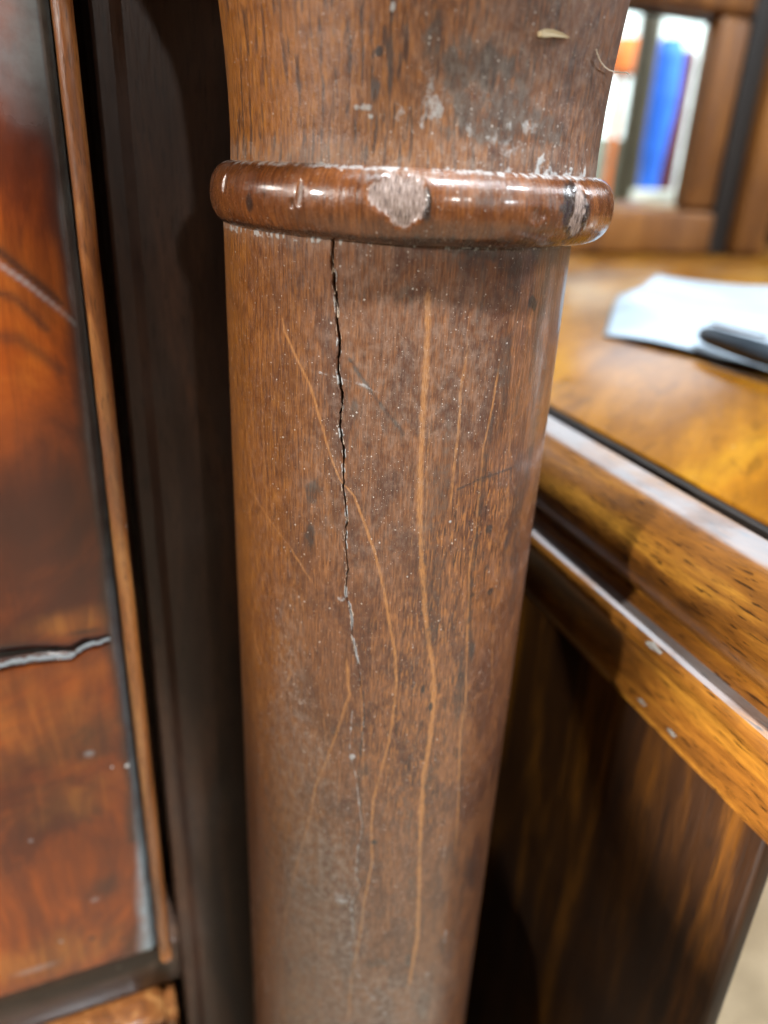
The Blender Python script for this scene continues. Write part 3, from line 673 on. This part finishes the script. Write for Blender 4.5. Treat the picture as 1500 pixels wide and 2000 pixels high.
# ------------------------------------------------------------------ the table on the right
P1 = np.array([0.0950, 0.060]); TD = np.array([0.06468, 0.99791]); TN = np.array([-TD[1], TD[0]])   # along its left edge, outwards to the chest
HT = -0.080
def tb(o, s, z=HT):                                                              # outwards, along, height
    p = P1 + TD * s + TN * o; return (p[0], p[1], z)
S0, S1 = -0.162, 0.780; W = 1.15                                                  # front end, back end, width
torg = tb(-W / 2, 0.2, -ZE)
table = thing('dressing_table', torg, 'honey brown table with a moulded edge standing beside the chest', 'table')
def tbox(name, o0, o1, s0, s1, z0, z1, mat, bev=0.0015):
    return box(name, (o0, s0, z0), (o1, s1, z1), mat, table, bev, rot=lambda o, s, z: tb(o, s, z))
top = tbox('table_top', -W, -0.0030, S0 + 0.001, S1, HT - 0.030, HT, M_TOP, 0.0010)
def moulding():
    pr = [(-0.0005, -0.1495), (0.0135, -0.1490), (0.0135, -0.1455), (0.0178, -0.1432), (0.0186, -0.1405), (0.0180, -0.1375)]
    pr += [(0.0180 + 0.0078 * (1 - math.cos(t)), -0.1375 + 0.0195 * math.sin(t)) for t in np.linspace(0.15, math.pi / 2, 8)]
    pr += [(0.0268, -0.1172), (0.0276, -0.1150), (0.0274, -0.1130), (0.0264, -0.1118), (0.0212, -0.1113), (0.0208, -0.1108)]
    pr += [(0.0095 + 0.0145 * math.cos(t), -0.0968 + 0.0142 * math.sin(t) * (1.0 if t < 0 else 1.0)) for t in np.linspace(-1.0, math.pi / 2, 20)]
    pr += [(0.0030, -0.0822), (0.0010, -0.0826), (0.0004, -0.0840), (0.0002, -0.1000), (-0.0005, -0.1003)]
    n = len(pr); ss = np.linspace(S0 - 0.02, S1, 180); vs = []
    for j, s in enumerate(ss):
        w1 = 0.00035 * (float(fnoise(np.array(s * 40), np.array(2.0))) - 0.5)
        vs += [tb(o + w1, s, z + w1 * 0.5) for o, z in pr]
    fs = [(j * n + k, (j + 1) * n + k, (j + 1) * n + (k + 1) % n, j * n + (k + 1) % n) for j in range(len(ss) - 1) for k in range(n)]
    fs += [tuple(range(n)), tuple(range((len(ss) - 1) * n, len(ss) * n))[::-1]]
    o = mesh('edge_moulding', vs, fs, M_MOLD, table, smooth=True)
    m = o.modifiers.new('es', 'EDGE_SPLIT'); m.split_angle = math.radians(38)
    return o
tag(tbox('joint', -0.0031, 0.0001, S0 + 0.001, S1, HT - 0.020, HT - 0.0012, M_SHADE_JOINT, 0.0), 'black grime-filled joint round the table top')
tag(moulding(), 'rounded moulding with a bead and a hollow under it')
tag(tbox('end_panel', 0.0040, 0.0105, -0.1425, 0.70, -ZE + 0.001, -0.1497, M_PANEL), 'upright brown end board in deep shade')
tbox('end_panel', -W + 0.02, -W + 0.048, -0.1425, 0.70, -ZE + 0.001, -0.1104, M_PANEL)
tbox('rear_apron', -W + 0.05, -0.020, 0.66, 0.69, -0.22, -0.1104, M_PANEL)
# chips on the moulding
vs, fs = [], []
def chip(o, s, z, a, b, nrm):
    base = np.array(tb(o, s, z)); dv = np.array([TD[0], TD[1], 0]); nv = np.array([TN[0] * nrm[0], TN[1] * nrm[0], nrm[1]]); up = np.cross(dv, nv)
    k0 = len(vs); m = 9
    for k in range(m):
        t = 2 * math.pi * k / m; q = random.uniform(0.6, 1.1)
        vs.append(base + dv * a * q * math.cos(t) + up * b * q * math.sin(t) + nv * 0.0001)
    vs.append(base + nv * 0.0004); fs.extend([(k0 + k, k0 + (k + 1) % m, k0 + m) for k in range(m)])
for o, s, z, a, b, nr in [(0.0140, -0.053, -0.0840, .0026, .0011, (0.45, 0.9)), (0.0140, -0.087, -0.0840, .0030, .0012, (0.45, 0.9)), (0.0234, -0.073, -0.0955, .0010, .0011, (1, 0.1)), (0.0272, -0.107, -0.1128, .0035, .0012, (0.8, 0.6)), (0.0185, -0.112, -0.1400, .002, .0012, (1, 0)), (0.0184, -0.098, -0.1400, .003, .001, (1, 0))]:
    chip(o, s, z, a, b, nr)
o = mesh('paint_chips', vs, fs, plain('chipped_filler', (0.15, 0.135, 0.115), 0.7), table); tag(o, 'small pale chips on the moulding', kind='stuff')

# ------------------------------------------------------------------ paper and pen on the table
M_PAPER = plain('white_paper', (0.36, 0.43, 0.49), 0.6, spec=0.2)
def on_table(px, dz): return at_plane(px, (0, 0, 1), HT + dz)
def sheet():
    # three strips: the flap that drops to the table on the left, the raised ridge, and the flat rest
    rows = [  # near -> far: flap edge, ridge, right end
        (on_table((1180, 655), 0.0012), on_table((1392, 697), 0.0030), on_table((1500, 726), 0.003)),
        (on_table((1184, 640), 0.0015), on_table((1352, 668), 0.0060), on_table((1500, 690), 0.004)),
        (on_table((1193, 612), 0.0040), on_table((1305, 628), 0.0090), on_table((1500, 640), 0.005)),
        (on_table((1200, 592), 0.0080), on_table((1268, 600), 0.0110), on_table((1500, 600), 0.005)),
        (on_table((1208, 578), 0.0080), on_table((1250, 577), 0.0115), on_table((1500, 580), 0.005)),
        (on_table((1250, 571), 0.0100), on_table((1268, 556), 0.0120), on_table((1500, 568), 0.005)),
        (on_table((1275, 545), 0.0110), on_table((1292, 540), 0.0120), on_table((1500, 560), 0.005))]
    n = len(rows); vs, fs = [], []; nv_, nu = 36, 34
    G = np.array(rows)                                   # n x 3 x 3
    for j in range(nv_ + 1):
        t = j / nv_ * (n - 1); a_, b_, c_ = [np.array([np.interp(t, range(n), G[:, k, q]) for q in range(3)]) for k in range(3)]
        c_ = b_ + (c_ - b_) * 1.35; c_[2] = HT + 0.004
        for i in range(nu + 1):
            u = i / nu
            if u < 0.35: w_ = u / 0.35; p = a_ * (1 - w_) + b_ * w_; p[2] += 0.002 * math.sin(math.pi * w_)
            else:
                w_ = (u - 0.35) / 0.65; p = b_ * (1 - w_) + c_ * w_; p[2] = b_[2] + (c_[2] - b_[2]) * (1 - (1 - w_) ** 2) + 0.0015 * (float(fnoise(np.array(u * 6.0), np.array(j * 0.12))) - 0.5)
            p[2] = max(p[2], HT + 0.0009); vs.append(p)
    for j in range(nv_):
        for i in range(nu):
            k = j * (nu + 1) + i; fs.append((k, k + 1, k + nu + 2, k + nu + 1))
    o = mesh('paper_sheet', vs, fs, M_PAPER, origin=rows[0][0], smooth=True)
    m = o.modifiers.new('thick', 'SOLIDIFY'); m.thickness = 0.0004; m.offset = 1
    return o
tag(sheet(), 'white sheet of paper with a folded corner lying on the table', 'paper')

def pen():
    tip = on_table((1371, 652), 0.0120); tail = on_table((1500, 694), 0.0115); ax = tail - tip; ax /= np.linalg.norm(ax)
    L = 0.140
    t = thing('pen', tip, 'dark grey pen lying on the white paper', 'pen')
    a = np.cross(ax, (0, 0, 1)); a /= np.linalg.norm(a); b = np.cross(ax, a)
    def lathe(name, prof, mat, seg=24):
        vs = [tip + ax * l + r_ * (math.cos(2 * math.pi * k / seg) * a + math.sin(2 * math.pi * k / seg) * b) for l, r_ in prof for k in range(seg)]
        fs = [(j * seg + k, j * seg + (k + 1) % seg, (j + 1) * seg + (k + 1) % seg, (j + 1) * seg + k) for j in range(len(prof) - 1) for k in range(seg)]
        fs += [tuple(range(seg))[::-1], tuple(range((len(prof) - 1) * seg, len(prof) * seg))]
        return mesh(name, vs, fs, mat, t, smooth=True)
    mk = plain('dark_pen_plastic', (0.035, 0.045, 0.055), 0.3)
    lathe('cap', [(0, .0026), (.002, .0040), (.008, .0048), (.030, .0052), (.052, .0053), (.0525, .0044)], mk)
    lathe('barrel', [(.0525, .0042), (.053, .0048), (.12, .0048), (.137, .0043), (L, .0026)], mk)
    c0 = tip + ax * 0.006 - b * 0.0062; c1 = tip + ax * 0.044 - b * 0.0075
    if (c0 - tip)[2] < 0: c0 = tip + ax * 0.006 + b * 0.0062; c1 = tip + ax * 0.044 + b * 0.0075
    vs = [q + a * x + b * y for q in (c0, c1) for x, y in ((-.0016, -.0005), (.0016, -.0005), (.0016, .0005), (-.0016, .0005))]
    mesh('clip', vs, [(0,1,2,3),(7,6,5,4),(0,4,5,1),(1,5,6,2),(2,6,7,3),(3,7,4,0)], plain('pen_clip_metal', (0.30, 0.32, 0.34), 0.3, 0.8), t)
pen()

# ------------------------------------------------------------------ mirror standing at the back of the table
MY = 0.640
mir = thing('standing_mirror', (0.50, MY + 0.012, HT), 'brown framed mirror behind the paper at the back of the table', 'mirror')
def frame_bar(name, lo, hi, bev=0.006): return box(name, lo, hi, M_FRAME, mir, bev)
GX0, GX1, GZ0, GZ1 = 0.385, 0.672, -0.030, 0.186
frame_bar('bottom_rail', (0.330, MY - 0.016, HT + 0.0005), (0.716, MY + 0.020, GZ0 + 0.002))
frame_bar('top_rail', (0.330, MY - 0.012, GZ1 - 0.002), (0.716, MY + 0.020, GZ1 + 0.045))
frame_bar('frame_stile', (0.330, MY - 0.012, GZ0 + 0.0025), (GX0 + 0.002, MY + 0.020, GZ1 - 0.0025))
frame_bar('frame_stile', (GX1 - 0.002, MY - 0.012, GZ0 + 0.0025), (0.716, MY + 0.020, GZ1 - 0.0025), 0.009)
tg = NT('silvered_glass'); nn = tg.noise(tg.objco(), 30, 2)
tg.b.inputs['Metallic'].default_value = 1.0
M_MIRR = tg.out(tg.mix(tg.ss(nn, 0.3, 0.7), (0.86, 0.92, 0.90), (0.90, 0.95, 0.93)), 0.015)
bw = 0.012; gy = MY + 0.004
o4 = [(GX0, GZ0), (GX1, GZ0), (GX1, GZ1), (GX0, GZ1)]; i4 = [(GX0 + bw, GZ0 + bw), (GX1 - bw, GZ0 + bw), (GX1 - bw, GZ1 - bw), (GX0 + bw, GZ1 - bw)]
vs = [(x, gy + 0.0012, z) for x, z in o4] + [(x, gy, z) for x, z in i4] + [(x, gy + 0.005, z) for x, z in o4]
tag(mesh('mirror_glass', vs, [(4,5,6,7)] + [(k, (k + 1) % 4, 4 + (k + 1) % 4, 4 + k) for k in range(4)] + [(8 + k, 8 + (k + 1) % 4, (k + 1) % 4, k) for k in range(4)] + [(11, 10, 9, 8)], M_MIRR, mir), 'bevelled silvered glass')
def post(x0, x1):
    box('mirror_post', (x0, MY - 0.030, HT + 0.0005), (x1, MY + 0.030, 0.27), M_FRAME, mir, 0.008)
box('gap_shade', (0.7165, MY - 0.012, HT + 0.0005), (0.7475, MY + 0.02, 0.25), M_SHADE_JOINT, mir, 0.001)  # near-black strip stands in for the shade between frame and post
post(0.748, 0.800)

# ------------------------------------------------------------------ what the mirror shows: goods standing to the right of the picture
def mirrored(px, yv):                                                             # a point seen in the glass, yv = its distance behind the camera side
    q = at_plane(px, (0, 1, 0), yv); return q[0], 2 * gy - yv, q[2]
YB, YF = 2.45, 1.95
x0, yb, _ = mirrored((1150, 200), YB); x1, _, _ = mirrored((1470, 200), YB)
for k in range(3):
    xa = x0 - 0.12 + (x1 - x0 + 0.3) * k / 3; xb = x0 - 0.12 + (x1 - x0 + 0.3) * (k + 1) / 3 - 0.012
    tag(box('display_board', (xa, yb - 0.02, -ZE + 0.001), (xb, yb, 0.95), plain('pale_board', (0.80, 0.85, 0.80), 0.6), None, 0.003),
        ('pale display board on the left in the mirror', 'pale display board in the middle of the mirror, behind the blue roll', 'pale display board at the right edge of the mirror')[k], 'board', 'pale boards reflected in the mirror')
def upright(name, pa, pb, rad, mat, label, cat, yv, prof=None):
    xa, ya, za = mirrored(pa, yv); xb, _, zb = mirrored(pb, yv); x = (xa + xb) / 2; seg = 20
    prof = prof or [(-ZE + 0.001, rad * 1.6), (-ZE + 0.03, rad * 1.6), (-ZE + 0.035, rad), (za - 0.02, rad), (za, rad * 0.8)]
    vs = [(x + r_ * math.cos(2 * math.pi * k / seg), ya + r_ * math.sin(2 * math.pi * k / seg), z) for z, r_ in prof for k in range(seg)]
    fs = [(j * seg + k, j * seg + (k + 1) % seg, (j + 1) * seg + (k + 1) % seg, (j + 1) * seg + k) for j in range(len(prof) - 1) for k in range(seg)]
    fs += [tuple(range(seg))[::-1], tuple(range((len(prof) - 1) * seg, len(prof) * seg))]
    return tag(mesh(name, vs, fs, mat, None, origin=(x, ya, -ZE), smooth=False), label, cat)
upright('fabric_roll', (1312, 45), (1268, 375), 0.040, plain('blue_cloth', (0.018, 0.13, 0.62), 0.7), 'tall bright blue roll seen in the mirror', 'roll', YF, [(-ZE + .001, .05), (-ZE + .03, .05), (-0.25, .026), (0.05, .032), (0.25, .046), (0.36, .044), (0.40, .030)])
upright('dark_post', (1272, -40), (1232, 380), 0.030, plain('dark_post_wood', (0.06, 0.045, 0.022), 0.5), 'dark wooden post left of the blue roll in the mirror', 'post', YF - 0.15)
xo, yo, zo = mirrored((1222, 108), YF + 0.2)
upright('lamp_stand', (1222, 80), (1222, 140), 0.1, plain('orange_shade', (0.62, 0.14, 0.015), 0.6), 'orange lamp shade on a thin stand seen in the mirror', 'lamp', YF + 0.2,
        [(-ZE + .001, .09), (-ZE + .02, .09), (-ZE + .03, .012), (zo - .06, .012), (zo - .05, .085), (zo, .080), (zo + .045, .05), (zo + .05, .01)])
upright('red_roll', (1342, 100), (1324, 230), 0.028, plain('dark_red_cloth', (0.07, 0.006, 0.012), 0.7), 'dark red roll behind the blue roll in the mirror', 'roll', YF + 0.12)
xc, yc, zc = mirrored((1300, 372), YF - 0.3)
tag(box('cream_box', (xc - 0.12, yc, -ZE + 0.001), (xc + 0.09, yc + 0.10, zc), plain('cream_card', (0.62, 0.60, 0.50), 0.7), None, 0.006), 'cream box at the foot of the blue roll in the mirror', 'box')
xg, yg, zg = mirrored((1215, 285), YB - 0.12)
tag(box('grey_box', (xg - 0.16, yg - 0.0, -ZE + 0.001), (xg + 0.16, yg + 0.05, zg + 0.02), plain('grey_green_card', (0.16, 0.16, 0.11), 0.7), None, 0.004), 'low grey green box at the bottom left of the mirror', 'box')

# ------------------------------------------------------------------ floor
def floor_material():
    t = NT('beige_floor'); co = t.objco()
    n1 = t.noise(co, 9, 5, 0.6, 0.4); n2 = t.noise(co, 160, 3, 0.6)
    c = t.ramp(n1, [(0.3, (0.30, 0.24, 0.15)), (0.5, (0.48, 0.39, 0.26)), (0.7, (0.60, 0.50, 0.36))])
    c = t.mix(t.ss(n2, 0.4, 0.7, 0, 0.35), c, (0.25, 0.20, 0.14))
    return t.out(c, 0.75, t.bump(n2, 0.3, 0.002))
fl = mesh('floor', [(-4, -4, -ZE), (5, -4, -ZE), (5, 4, -ZE), (-4, 4, -ZE)], [(0, 1, 2, 3)], floor_material(), origin=(0, 0, -ZE))
tag(fl, kind='structure')
